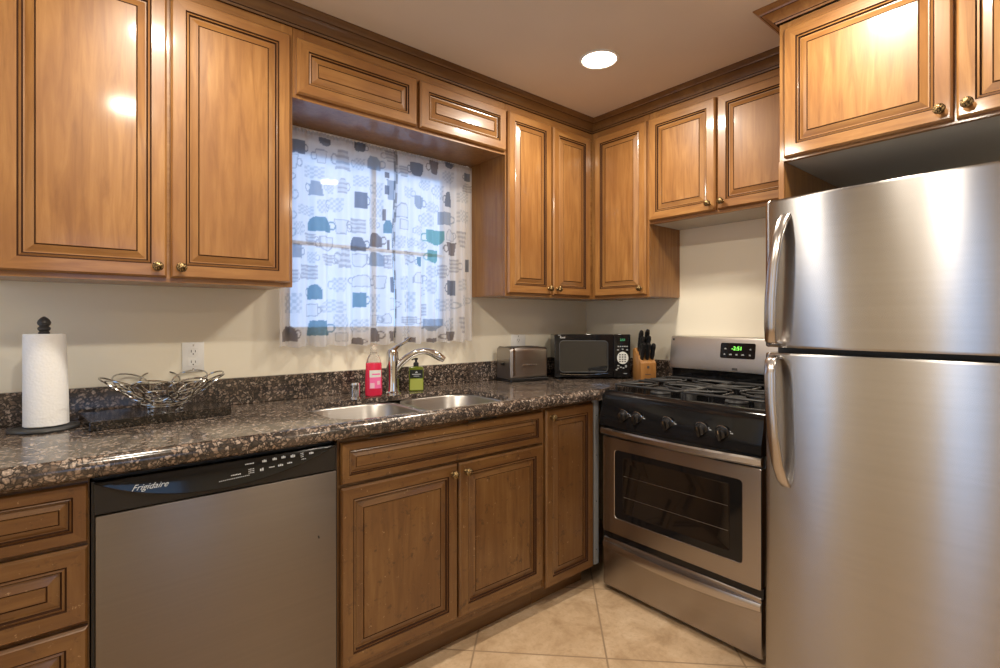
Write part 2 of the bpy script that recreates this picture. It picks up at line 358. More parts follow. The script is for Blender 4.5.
def wall_cabinet(label, loc, rz, x0, x1, D, z0, z1, doors, under='wood', group='raised panel wall cabinets', sides=None):
    """doors: (x0, x1, z0, z1, knob corner or None)"""
    t = thing('wall_cabinet', label, 'cabinet', loc, rz, group)
    b = MB('wood', under, 'wood_h')
    b.box(x0, x1, -D+.019, -.001, z0+.008, z1, 0)                         # carcass
    b.box(x0+.003, x1-.003, -D+.022, -.004, z0+.003, z0+.009, 1)           # underside
    fw = .04
    b.box(x0, x0+fw, -D, -D+.019, z0, z1, 0, .0012); b.box(x1-fw, x1, -D, -D+.019, z0, z1, 0, .0012)
    b.box(x0+fw, x1-fw, -D+.0005, -D+.019, z0, z0+.035, 2); b.box(x0+fw, x1-fw, -D+.0005, -D+.019, z1-.05, z1, 2)
    b.box(x0+fw, x1-fw, -D+.004, -D+.019, z0+.035, z1-.05, 2)
    b.build('cabinet_body', t)
    for (a, c, e, f, k) in doors:
        d = door_panel(c-a, f-e, t, (a, -D, e))
        if k:
            knob(d, (c-a-.026) if 'r' in k else .026, .032 if 'b' in k else f-e-.032)
    return t
G = 'raised panel wall cabinets'
wall_cabinet('large honey maple double wall cabinet left of the window', (0,0,0), 0, -2.765, -1.957, .29, 1.383, 2.328,
             [(-2.725, -2.343, 1.397, 2.289, 'rb'), (-2.333, -1.968, 1.397, 2.289, 'lb')])
wall_cabinet('short maple bridge cabinet with two flat doors above the curtained window', (0,0,0), 0, -1.956, -.943, .29, 2.072, 2.328,
             [(-1.945, -1.447, 2.086, 2.288, None), (-1.431, -.949, 2.086, 2.288, None)])
wall_cabinet('narrow two door maple wall cabinet between window and room corner', (0,0,0), 0, -.942, -.001, .29, 1.383, 2.328,
             [(-.936, -.636, 1.397, 2.287, 'rb'), (-.622, -.325, 1.397, 2.287, 'lb')])
RZ = -PI/2
wall_cabinet('single door maple wall cabinet in the corner left of the stove', (0,0,0), RZ, .291, .668, .29, 1.383, 2.328,
             [(.322, .658, 1.397, 2.290, 'rb')])
wall_cabinet('shorter two door maple wall cabinet hanging above the stove', (0,0,0), RZ, .669, 1.4225, .29, 1.755, 2.328,
             [(.676, 1.028, 1.770, 2.290, 'rb'), (1.038, 1.390, 1.770, 2.290, 'lb')], 'melamine')
ft = wall_cabinet('deep two door maple cabinet above the refrigerator', (0,0,0), RZ, 1.426, 2.37, .61, 1.833, 2.328,
             [(1.446, 1.903, 1.842, 2.300, 'rb'), (1.911, 2.360, 1.842, 2.300, 'lb')], 'melamine')
b = MB('wood'); b.box(1.4235, 1.442, -.612, -.001, 0, 1.8345, 0, .001); b.build('side_panel', ft)

def crown(name, path, mats=('wood_darkened', 'glaze'), dz=0):
    """path: list of (x, y, nx, ny) corner points at the cabinet face; n = outward mitre direction"""
    prof = [(.000, 2.318), (.008, 2.318), (.010, 2.322), (.011, 2.325), (.015, 2.3265), (.017, 2.331), (.025, 2.341), (.037, 2.350), (.045, 2.3535), (.048, 2.355), (.051, 2.361), (.058, 2.366), (.060, 2.368), (.066, 2.373), (.066, CEIL-.0005), (.0, CEIL-.0005)]
    prof = [(o, z+.007+(dz if i < 12 else 0)*(1-i/12) if i < 14 else z) for i, (o, z) in enumerate(prof)]; gl = {0, 3, 8}
    b = MB(*mats); n = len(prof)
    loops = [[(x+nx*o, y+ny*o, z) for o, z in prof] for x, y, nx, ny in path]
    L = [[b.bm.verts.new(p) for p in lp] for lp in loops]
    for k in range(len(L)-1):
        for i in range(n):
            f = b.bm.faces.new((L[k][i], L[k][(i+1) % n], L[k+1][(i+1) % n], L[k+1][i])); f.material_index = 1 if i in gl else 0
    b.bm.faces.new(L[0]); b.bm.faces.new(L[-1][::-1])
    return struct(b.build(name, ang=18), 'stepped maple crown moulding along the ceiling')
crown('trim_1', [(-2.77, -.29, 0, -1), (-.29, -.29, -1, -1), (-.29, -1.425, -1, 0)])
crown('trim_2', [(-.357, -1.426, 0, 1), (-.61, -1.426, -1, 1), (-.61, -2.372, -1, 0)], ('wood_h', 'glaze'), .007)

def base_cabinet(label, x0, x1, fronts, extra=None):
    t = thing('base_cabinet', label, 'cabinet', (0,0,0), 0, 'raised panel base cabinets')
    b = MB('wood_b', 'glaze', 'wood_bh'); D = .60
    b.box(x0, x0+.018, -D+.02, -.03, .10, .884); b.box(x1-.018, x1, -D+.02, -.03, .10, .884); b.box(x0+.018, x1-.018, -D+.02, -.03, .10, .118)
    b.box(x0, x1, -D, -D+.02, .118, .884, 0, .001)
    b.box(x0, x1, -D+.0001, -D+.02, .10, .118, 2)
    b.build('cabinet_body', t)
    k = MB('wood_darkened'); k.box(x0, x1, -.535, -.52, 0, .10, 0); k.build('toe_kick', t)
    for kind, a, c, e, f, kn in fronts:
        d = door_panel(c-a, f-e, t, (a, -D, e), kind, True)
        if kn: knob(d, (c-a-.026) if 'r' in kn else .026, .032 if 'b' in kn else f-e-.032)
    return t
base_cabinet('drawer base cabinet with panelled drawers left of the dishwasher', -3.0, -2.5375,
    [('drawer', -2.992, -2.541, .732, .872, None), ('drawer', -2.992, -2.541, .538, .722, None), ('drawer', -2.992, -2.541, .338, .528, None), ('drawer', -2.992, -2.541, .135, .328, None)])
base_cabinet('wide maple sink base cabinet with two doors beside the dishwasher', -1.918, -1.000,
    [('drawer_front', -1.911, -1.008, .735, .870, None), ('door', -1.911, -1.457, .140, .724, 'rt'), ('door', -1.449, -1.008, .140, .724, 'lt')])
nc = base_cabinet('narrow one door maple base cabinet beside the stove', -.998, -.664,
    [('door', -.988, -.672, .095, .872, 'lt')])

b = MB('grey'); b.box(-.6635, -.632, -.617, -.600, .10, .884, 0, .001); fs = b.build('filler_strip', nc); fs['label'] = 'grey metal filler strip'
for z in (.17, .40, .62, .81):
    b = MB('slot'); b.lathe([(.003, 0), (.0026, .001)], (-.648, -.617, z), 10, axis='Y'); b.build('screw', fs)

# ------------------------------------------------------------------ countertop, backsplash, sink
SX0, SX1, SY0, SY1 = -1.915, -1.135, -.612, -.205
def countertop():
    b = MB('granite'); z1, z0 = CT, CT-.053; r = .0245
    def nose(y):        # half-round front, list of (y, z)
        return [(y+r-r*math.cos(q), (z0+z1)/2+.0265*math.sin(q)) for q in [(-90+180*k/10)*PI/180 for k in range(11)]]
    def strip(x0, x1):
        lp = [(-.575, z0)] + nose(-.65) + [(-.575, z1)]
        b.loft([[(x0, y, z) for y, z in lp], [(x1, y, z) for y, z in lp]], 0, True, True)
    # one continuous slab with a rounded cut-out for the sink: top ring as a grid around a rounded rectangle
    cut = rrect(SX0, SX1, SY0, SY1, .12, 8)
    lp = nose(-.65)
    xs0, xs1 = -3.02, -.001
    top_outer = [(xs1, -.002), (xs0, -.002), (xs0, -.65+r), (-.66, -.65+r), (-.66, -.642), (xs1, -.642)]
    from mathutils.geometry import tessellate_polygon
    zs = z1-.022
    for zz, flip in ((z1, False), (zs, True)):
        tri = tessellate_polygon([[Vector((x, y, 0)) for x, y in top_outer], [Vector((x, y, 0)) for x, y in cut]])
        vs = [b.bm.verts.new((x, y, zz)) for x, y in top_outer + cut]
        for t in tri:
            try: b.bm.faces.new([vs[i] for i in (t[::-1] if flip else t)])
            except ValueError: pass
    b.loft([[(x, y, z1) for x, y in cut], [(x, y, zs) for x, y in cut]], 0, False, False)
    full = [(-.61, zs), (-.61, z0)] + nose(-.65)
    b.loft([[(xs0, y, z) for y, z in full], [(-.66, y, z) for y, z in full]], 0, False, False, closed=False)
    b.bm.faces.new([b.bm.verts.new((-.66, y, z)) for y, z in full]); b.bm.faces.new([b.bm.verts.new((xs0, y, z)) for y, z in full])
    b.loft([[(x, y, z0), (x, y, z1)] for x, y in [(-.66, -.65+r), (-.66, -.642), (xs1, -.642)]], 0, False, False, closed=False)
    b.loft([[(x, y, z0), (x, y, z1)] for x, y in [(xs0, -.002), (xs0, -.65+r)]], 0, False, False, closed=False)
    bmesh.ops.remove_doubles(b.bm, verts=b.bm.verts, dist=1e-5)
    tag(b.build('countertop'), 'speckled brown granite countertop with rounded front edge', 'countertop')
    s = MB('granite'); s.box(-3.02, -.001, -.025, -.002, CT, 1.040, 0, .002); s.box(-.025, -.002, -.642, -.026, CT, 1.040, 0, .002)
    tag(s.build('backsplash'), 'low speckled granite backsplash strip along both walls above the counter', 'backsplash')
countertop()

st = thing('kitchen_sink', 'undermount stainless double bowl sink below the window', 'sink', (0, 0, 0))
def bowl(x0, x1, y0, y1, depth):
    b = MB('sink'); zt = CT-.0225
    def lp(i, z, r): return [(x, y, z) for x, y in rrect(x0+i, x1-i, y0+i, y1-i, r+.04, 8)]
    b.loft([lp(-.016, zt, .09), lp(0, zt, .075), lp(.004, zt-.006, .075), lp(.012, zt-depth+.03, .07), lp(.02, zt-depth+.012, .065), lp(.04, zt-depth+.001, .05), lp(.09, zt-depth, .03)], 0, False, True)
    o = b.build('sink_bowl', st, ang=60)
    d = MB('chrome', 'slot'); cx, cy = (x0+x1)/2, (y0+y1)/2
    d.lathe([(.042, .0005), (.042, .003), (.034, .004), (.030, -.0)], (cx, cy, zt-depth), 24, cap0=False, cap1=False); d.lathe([(.030, .0012), (.002, .0014)], (cx, cy, zt-depth), 24, 1, False)
    d.build('drain', o)
bowl(SX0+.005, -1.535, SY0+.005, SY1-.004, .19); bowl(-1.505, SX1-.005, SY0+.005, SY1-.004, .17)
b = MB('sink'); b.tube([(-1.52, SY0+.02, CT-.030), (-1.52, -.41, CT-.029), (-1.52, SY1-.02, CT-.030)], .014, 10, flat=(.35, 1)); b.build('divider', st)

# faucet
FX, FY = -1.474, -.140
ft = thing('faucet', 'chrome single lever kitchen faucet with arched spout behind the sink', 'faucet', (FX, FY, CT))
b = MB('chrome'); b.lathe([(.036, 0), (.036, .006), (.030, .012), (.027, .03), (.0255, .09), (.0275, .12), (.029, .150), (.027, .165), (.026, .180), (.020, .194), (.007, .200)], seg=28); b.build('faucet_body', ft)
b = MB('chrome')
sp = bez((.010, -.008, .105), (.045, -.03, .165), (.10, -.06, .205), (.150, -.090, .178), 14) + bez((.150, -.090, .178), (.165, -.099, .170), (.180, -.108, .160), (.197, -.118, .147), 5)[1:]
b.tube(sp, [.0155]*6+[.014]*6+[.0145, .0155, .017, .0175, .018, .0175, .016, .012][:len(sp)-12], 14); b.build('spout', ft)
b = MB('chrome'); lv = bez((.0, -.002, .188), (.02, -.004, .215), (.05, -.008, .215), (.082, -.012, .246), 9)
b.tube(lv, [.017, .0145, .0115, .0095, .0085, .008, .008, .0085, .009, .006], 10, flat=(.8, 1)); b.build('lever', ft)
b = MB('chrome'); b.lathe([(.026, 0), (.026, .003), (.0215, .004), (.0215, .050), (.0225, .051), (.0225, .055), (.0215, .056), (.0205, .0625), (.004, .064)], seg=24)
tag(b.build('air_gap_cap', loc=(-1.655, -.150, CT)), 'short chrome air gap cylinder left of the pink soap', 'air gap')

# soap bottles
t = thing('soap_bottle', 'clear topped bottle of bright pink dish soap beside the faucet', 'bottle', (-1.572, -.155, CT), -.25)
b = MB('pink', 'clear'); sx, sy = 1.15, .72
b.lathe([(.026, 0), (.031, .004), (.032, .02), (.0315, .07), (.030, .10), (.0295, .138), (.0285, .142), (.025, .158), (.020, .172), (.0125, .182), (.0115, .188)], seg=28, sx=sx, sy=sy, bands=[0]*6+[1]*4); b.build('bottle', t)
b = MB('clear'); b.lathe([(.0145, .186), (.0150, .200), (.012, .204), (.010, .214), (.006, .218)], seg=20); b.build('cap', t)
b = MB('pink_label', 'pale_label', 'rose')
def wrap(b, r, sy, a0, a1, z0, z1, m, n=10):
    b.loft([[(r*sx*math.cos(a), r*sy*math.sin(a), z) for a in [math.radians(a0+(a1-a0)*k/n) for k in range(n+1)]] for z in (z0, z1)], m, False, False, closed=False)
wrap(b, .0328, sy, 235, 318, .034, .082, 0); wrap(b, .0328, sy, 235, 318, .082, .112, 1)
wrap(b, .0333, sy, 240, 268, .036, .058, 2, 6); wrap(b, .0333, sy, 285, 305, .050, .066, 2, 6); wrap(b, .0335, sy, 252, 305, .092, .098, 0)
lb = b.build('label', t); lb['label'] = 'pink floral paper label'
t = thing('hand_soap_bottle', 'square green soap bottle with black pump behind the sink', 'bottle', (-1.345, -.125, CT), -.45)
b = MB('green'); b.loft([[(x, y, z) for x, y in rrect(-w, w, -d, d, .008, 4)] for w, d, z in ((.030, .019, 0), (.033, .022, .003), (.033, .022, .105), (.031, .020, .110), (.012, .012, .113))], 0); b.build('bottle', t)
b = MB('black'); b.lathe([(.0125, .112), (.0125, .126), (.010, .130), (.0055, .132), (.0055, .142), (.009, .143), (.009, .150), (.004, .152)], seg=20); b.tube([(0, 0, .146), (-.012, -.010, .147), (-.020, -.016, .144)], .0035, 8); b.build('pump', t)
b = MB('black_label', 'green_label', 'print'); b.box(-.029, .029, -.0228, -.022, .060, .098, 0); b.box(-.029, .029, -.0228, -.022, .006, .056, 1)
b.prism([(-.006, .084), (.006, .084), (.004, .089), (0, .092), (-.004, .089)], -.0234, -.0226, 'Y', 2); b.box(-.020, .020, -.0234, -.0226, .076, .079, 2); b.box(-.013, .013, -.0234, -.0226, .068, .070, 2)
b.build('label', t)

# ------------------------------------------------------------------ dishwasher
t = thing('dishwasher', 'stainless dishwasher with curved black control panel under the counter', 'dishwasher', (-2.536, 0, 0))
w = .612
b = MB('grey_dark'); b.box(.004, w-.004, -.585, -.04, .02, .875); b.box(.004, w-.004, -.545, -.53, 0, .11); b.build('case', t)
b = MB('steel_dw', 'black'); b.box(.008, w-.006, -.628, -.587, .115, .790, 0, .004, 2); b.box(.001, .0075, -.615, -.587, .10, .872, 1); b.box(w-.0055, w, -.615, -.587, .10, .872, 1); b.build('door', t)
b = MB('black', 'gloss_black')
N = 28; xs = [.006+(w-.012)*k/N for k in range(N+1)]
def lowz(x):
    u = min(1, max(0, (x-.006)/(w-.012))); return .8695-.066*(4*u*(1-u))**.9*(1+.25*(.5-u))
TILT = math.tan(math.radians(10.5))
b.box(.006, w-.006, -.622, -.587, .791, .869, 0, .002)
rows = []
for x in xs:
    h = .8705-lowz(x); zl = .8705-h
    rows.append([(x, -.6205, zl-.002), (x, -.6245-TILT*h*.8, zl-.001), (x, -.625-TILT*h, zl+.002), (x, -.625-TILT*.002, .8690), (x, -.6245, .8705), (x, -.600, .8705)])
b.loft(rows, 1, True, True, closed=False)
cp = b.build('control_panel', t, ang=30)
LA = PI/2-math.radians(10.5)
def dwp(x, z): return (x, -.6256-TILT*(.8705-z), z)
lettering('Frigidaire', .0205, cp, dwp(.078, .838), (LA, .03, 0), shear=.5, m='print')
for x, z, L, h in ((.316, .834, .026, .003), (.352, .857, .024, .003), (.392, .858, .012, .007), (.420, .859, .012, .007), (.445, .860, .012, .007), (.472, .859, .014, .008), (.499, .862, .010, .002), (.499, .857, .010, .002), (.499, .852, .010, .002), (.527, .859, .014, .006),
                   (.356, .842, .016, .002), (.356, .837, .016, .002), (.356, .832, .016, .002), (.384, .836, .011, .008), (.411, .838, .016, .003), (.436, .839, .015, .006), (.462, .841, .015, .004), (.503, .845, .014, .002)):
    m = MB('print'); n = max(2, int(L/.004))
    for k in range(n): m.box(-L/2+L*k/n, -L/2+L*(k+.72)/n, -h/2, h/2*(1 if k % 2 else .6), 0, .0004)
    m.build('button_mark', cp, dwp(x, z), (LA, 0, 0))
for k in range(17):
    m = MB('print'); m.box(-.0012, .0012, -.001, .001, 0, .0004); m.build('indicator_dot', cp, dwp(.275+.0046*k, .8235+.0002*k), (LA, 0, 0))
b = MB('slot'); b.tube([(.548, -.6285, .60), (.550, -.6287, .592)], .0022, 6); b.build('dent', t)

# ------------------------------------------------------------------ stove (local frame: x along the wall, front towards -y)
sv = thing('gas_stove', 'stainless gas range with black cooktop and oven window', 'stove', (0, -.650, 0), RZ)
SW = .738
b = MB('grey', 'grey_dark'); b.box(.003, SW-.003, -.610, -.01, .03, .885, 0, .002); b.box(.03, SW-.03, -.58, -.05, 0, .03, 1); b.build('body', sv)
b = MB('gloss_black')     # cooktop pan and front fascia in one pressed panel
prof = [(-.02, .90), (-.02, .936), (-.055, .938), (-.065, .925), (-.57, .925), (-.60, .932), (-.625, .928), (-.642, .912), (-.648, .895), (-.650, .870), (-.668, .812), (-.668, .775), (-.655, .768), (-.60, .768), (-.60, .90)]
b.loft([[(x, y, z) for y, z in prof] for x in (.001, SW-.001)], 0); b.build('cooktop', sv, ang=50)
# burners and grates
def burner(x, y, r):
    b = MB('iron', 'grey_dark'); b.lathe([(r*1.1, .9255), (r*1.05, .931), (r*.8, .934), (r*.8, .941)], (x, y, 0), 24, 1, False, False); b.lathe([(r*.85, .941), (r*.88, .944), (r*.8, .9485), (r*.2, .950)], (x, y, 0), 24, 0, True, True); b.build('burner', sv)
BX = (.19, .548); BY = (-.20, -.455)
for x in BX:
    for i, y in enumerate(BY): burner(x, y, .042 if i else .034)
def grate(cx):
    b = MB('iron'); r = .0056; z = .962; x0, x1, y0, y1 = cx-.172, cx+.172, -.578, -.078
    ymid = (y0+y1)/2
    b.tube([(x, y, z-.004) for x, y in rrect(x0, x1, y0, y1, .02, 3)], r, 8, closed=True)
    b.tube([(x0, ymid, z), (x1, ymid, z)], r, 8)
    for by in BY:
        for (dx, dy) in ((-1, -1), (1, -1), (-1, 1), (1, 1)):
            ex, ey = (x0 if dx < 0 else x1), by+dy*.075
            b.tube([(ex, ey, z-.002), (cx+dx*.085, by+dy*.06, z+.001), (cx+dx*.03, by+dy*.022, z+.003)], [r, r, r*.7], 8)
        for s in (-1, 1):
            yy = (y1 if by > ymid else ymid) if s > 0 else (ymid if by > ymid else y0)
            b.tube([(cx, yy, z-.001), (cx, by+s*.028, z+.003)], [r, r*.7], 8)
    for x in (x0, x1):
        for y in (y0+.015, ymid, y1-.015): b.tube([(x, y, z-.004), (x, y, .9255)], [r, r*.9], 8)
    b.build('grate', sv)
for x in BX: grate(x)
def stove_knob(x):
    b = MB('black', 'chrome'); b.lathe([(.027, 0), (.026, .004), (.021, .007), (.019, .022), (.016, .024), (.004, .0245)], (0, 0, 0), 28, axis='Y'); b.lathe([(.0275, .0005), (.0282, .002), (.0272, .0035)], (0, 0, 0), 28, 1, False, False, axis='Y')
    b.prism(rrect(-.0055, .0055, -.022, .022, .004, 3), -.033, -.010, 'Y', 0); b.box(-.001, .001, -.0336, -.031, .006, .021, 1)
    o = b.build('knob', sv, (x, -.6605, .836), (.29, 0, 0))
    m = MB('print'); m.box(.031, .041, -.001, 0, -.002, .002); m.box(.030, .034, -.001, 0, .006, .009); m.build('dial_mark', o)
for x in (.135, .205, .355, .505, .590): stove_knob(x)
b = MB('steel', 'gloss_black')        # oven door: flat steel frame around a black window
DX0, DX1, DZ0, DZ1 = .006, SW-.006, .278, .722
outer = rrect(DX0, DX1, DZ0, DZ1, .008, 4); 
def ring(pts_o, pts_i, y, m): b.loft([[(x, y, z) for x, z in pts_o], [(x, y, z) for x, z in pts_i]], m, False, False)
wi = rrect(.072, .662, .352, .668, .016, 4)
b.loft([[(x, -.612, z) for x, z in outer], [(x, -.648, z) for x, z in outer], [(x, -.651, z) for x, z in rrect(DX0+.003, DX1-.003, DZ0+.003, DZ1-.003, .008, 4)], [(x, -.651, z) for x, z in wi], [(x, -.6485, z) for x, z in rrect(.074, .660, .354, .666, .016, 4)]], 0, True, False)
od = b.build('oven_door', sv)
b = MB('gloss_black', 'oven_glass', 'rack'); wf = rrect(.074, .660, .354, .666, .016, 4); w2 = rrect(.118, .612, .384, .640, .010, 4)
b.loft([[(x, -.6485, z) for x, z in wf], [(x, -.6483, z) for x, z in w2]], 0, False, False); b.loft([[(x, -.6483, z) for x, z in w2], [(x, -.6478, z) for x, z in rrect(.12, .61, .386, .638, .010, 4)]], 1, False, True)
for zz in (.46, .555): b.tube([(.125, -.6482, zz), (.605, -.6482, zz)], .0012, 6, 2)
ow = b.build('oven_window', od); ow['label'] = 'black oven window with faint racks'
b = MB('steel_h')      # curved handle rail across the top of the door
lps = []
for k in range(25):
    u = k/24; x = .004+(SW-.008)*u; bow = .030*(1-(2*u-1)**2); y = -.655-bow
    lps.append([(x, y+.012, .734), (x, y-.004, .733), (x, y-.010, .739), (x, y-.010, .757), (x, y-.004, .764), (x, y+.012, .764), (x, y+.016, .75)])
b.loft(lps, 0); hd = b.build('handle', od, ang=40)
b = MB('grey_dark'); b.box(.01, SW-.01, -.645, -.612, .724, .768); b.build('handle_recess', sv)
b = MB('gloss_black'); b.box(.004, SW-.004, -.640, -.612, .245, .285); b.build('drawer_gap_strip', sv)
b = MB('steel'); b.loft([[(x, y, z) for x, z in rrect(.006+i, SW-.006-i, .026+i, .250-i, .008, 4)] for y, i in ((-.612, 0), (-.644, 0), (-.648, .003))], 0)
dr = b.build('drawer', sv)
b = MB('steel_h'); lps = []
for k in range(25):
    u = k/24; x = .010+(SW-.020)*u; bow = .022*(1-(2*u-1)**2); y = -.649-bow; dz = -.012*(1-(2*u-1)**2)
    lps.append([(x, -.646, .232), (x, y-.002, .231), (x, y-.006, .226+dz), (x, y-.005, .204+dz), (x, y+.001, .199+dz), (x, -.646, .201+dz)])
b.loft(lps, 0); b.build('handle', dr, ang=40)
b = MB('steel_g', 'gloss_black')        # backguard
bp = [(-.080, 1.008), (-.0885, 1.011), (-.0905, 1.040), (-.0725, 1.166), (-.068, 1.175), (-.058, 1.180), (-.012, 1.180), (-.012, 1.008)]
b.loft([[(x, y, z) for y, z in bp] for x in (.012, .018, SW-.018, SW-.012)], 0); b.box(.012, SW-.012, -.068, -.012, .926, 1.009, 1, .003); bgd = b.build('backguard', sv)
b = MB('gloss_black'); b.prism(rrect(.290, .460, 1.076, 1.152, .008, 3), -.0845, -.079, 'Y', 0); dp = b.build('display', bgd); BT = math.atan2(.018, .126); pv = Vector((0, -.0805, 1.110)); dp.rotation_euler = (-BT, 0, 0); dp.location = pv-Matrix.Rotation(-BT, 3, 'X') @ Vector((0, -.082, 1.110)); dp['label'] = 'black clock display with green digits'
lettering('-2:51', .026, dp, (.372, -.0850, 1.117), m='green_led', align='CENTER', name='clock_digits')
for x, z, q in ((.315, 1.122, .010), (.437, 1.122, .008), (.312, 1.094, .008), (.342, 1.094, .014), (.372, 1.094, .010), (.402, 1.094, .014), (.436, 1.094, .009)):
    b = MB('grey_print'); b.prism([(x-q/2, z-.002), (x+q/2, z-.002), (x+q/2, z+.001), (x+q/4, z+.0045), (x-q/4, z+.0045), (x-q/2, z+.001)], -.0851, -.0843, 'Y'); b.build('button_mark', dp)
b = MB('grey_dark'); b.box(.352, .378, -.0914, -.0885, 1.018, 1.030); b.build('badge', bgd)
b = MB('grey_dark'); b.box(.022, .032, -.0765, -.068, 1.156, 1.166); b.build('badge', bgd)

# ------------------------------------------------------------------ refrigerator
fr = thing('refrigerator', 'tall brushed stainless top freezer refrigerator at the right', 'refrigerator', (0, -1.457, 0), RZ)
FW = .80
b = MB('grey_dark'); b.box(.012, FW-.012, -.735, -.03, .03, 1.640, 0, .004); b.box(.03, FW-.03, -.70, -.06, 0, .03); b.build('body', fr)
def fridge_door(z0, z1):
    b = MB('steel_f', 'black')
    def outline(i):
        pts = [(FW-.006-i, -.742), (.006+i, -.742)]; r = .022
        for k in range(7):
            q = math.radians(180+90*k/6); pts.append((.0+i+r+r*math.cos(q), -.794+i*.4+r*math.sin(q)))
        for k in range(1, 24):
            x = r+(FW-2*r)*k/24; u = (x-r)/(FW-2*r); pts.append((x, -.816+i*.4-.016*math.sin(PI*u)**.9))
        for k in range(7):
            q = math.radians(270+90*k/6); pts.append((FW-i-r+r*math.cos(q), -.794+i*.4+r*math.sin(q)))
        return pts
    b.loft([[(x, y, z) for x, y in outline(i)] for z, i in ((z0, .005), (z0+.004, .001), (z0+.008, 0), (z1-.008, 0), (z1-.004, .001), (z1, .005))], 0)
    d = b.build('door', fr, ang=40)
    g = MB('black'); g.box(.015, FW-.015, -.742, -.736, z0+.01, z1-.01); g.build('gasket', d)
    return d
dt = fridge_door(1.176, 1.655); db = fridge_door(.075, 1.158)
def fridge_handle(par, z_foot, z_tip):
    b = MB('steel_h'); s = 1 if z_tip > z_foot else -1; L = abs(z_tip-z_foot); x = .058
    pts = [(x-.012, -.812, z_foot+s*.006), (x-.014, -.845, z_foot+s*.006), (x-.014, -.868, z_foot+s*.014), (x-.013, -.876, z_foot+s*.06), (x-.010, -.879, z_foot+s*L*.35), (x-.004, -.876, z_foot+s*L*.6), (x+.004, -.862, z_foot+s*L*.82), (x+.010, -.838, z_foot+s*L*.95), (x+.013, -.818, z_foot+s*L)]
    out = []
    for i, p in enumerate(pts):
        a = Vector(pts[max(0, i-1)]); c = Vector(pts[min(len(pts)-1, i+1)]); tv = (c-a).normalized(); nx = Vector((1, 0, 0)); nn = tv.cross(nx).normalized()
        w = .017 if i > 0 else .015; th = .0065
        P = Vector(p); out.append([P+nx*w*c1+nn*th*s1 for c1, s1 in ((1, .3), (.7, 1), (-.7, 1), (-1, .3), (-1, -.3), (-.7, -1), (.7, -1), (1, -.3))])
    b.loft(out, 0); return b.build('handle', par, ang=50)
fridge_handle(dt, 1.184, 1.600); fridge_handle(db, 1.150, .735)

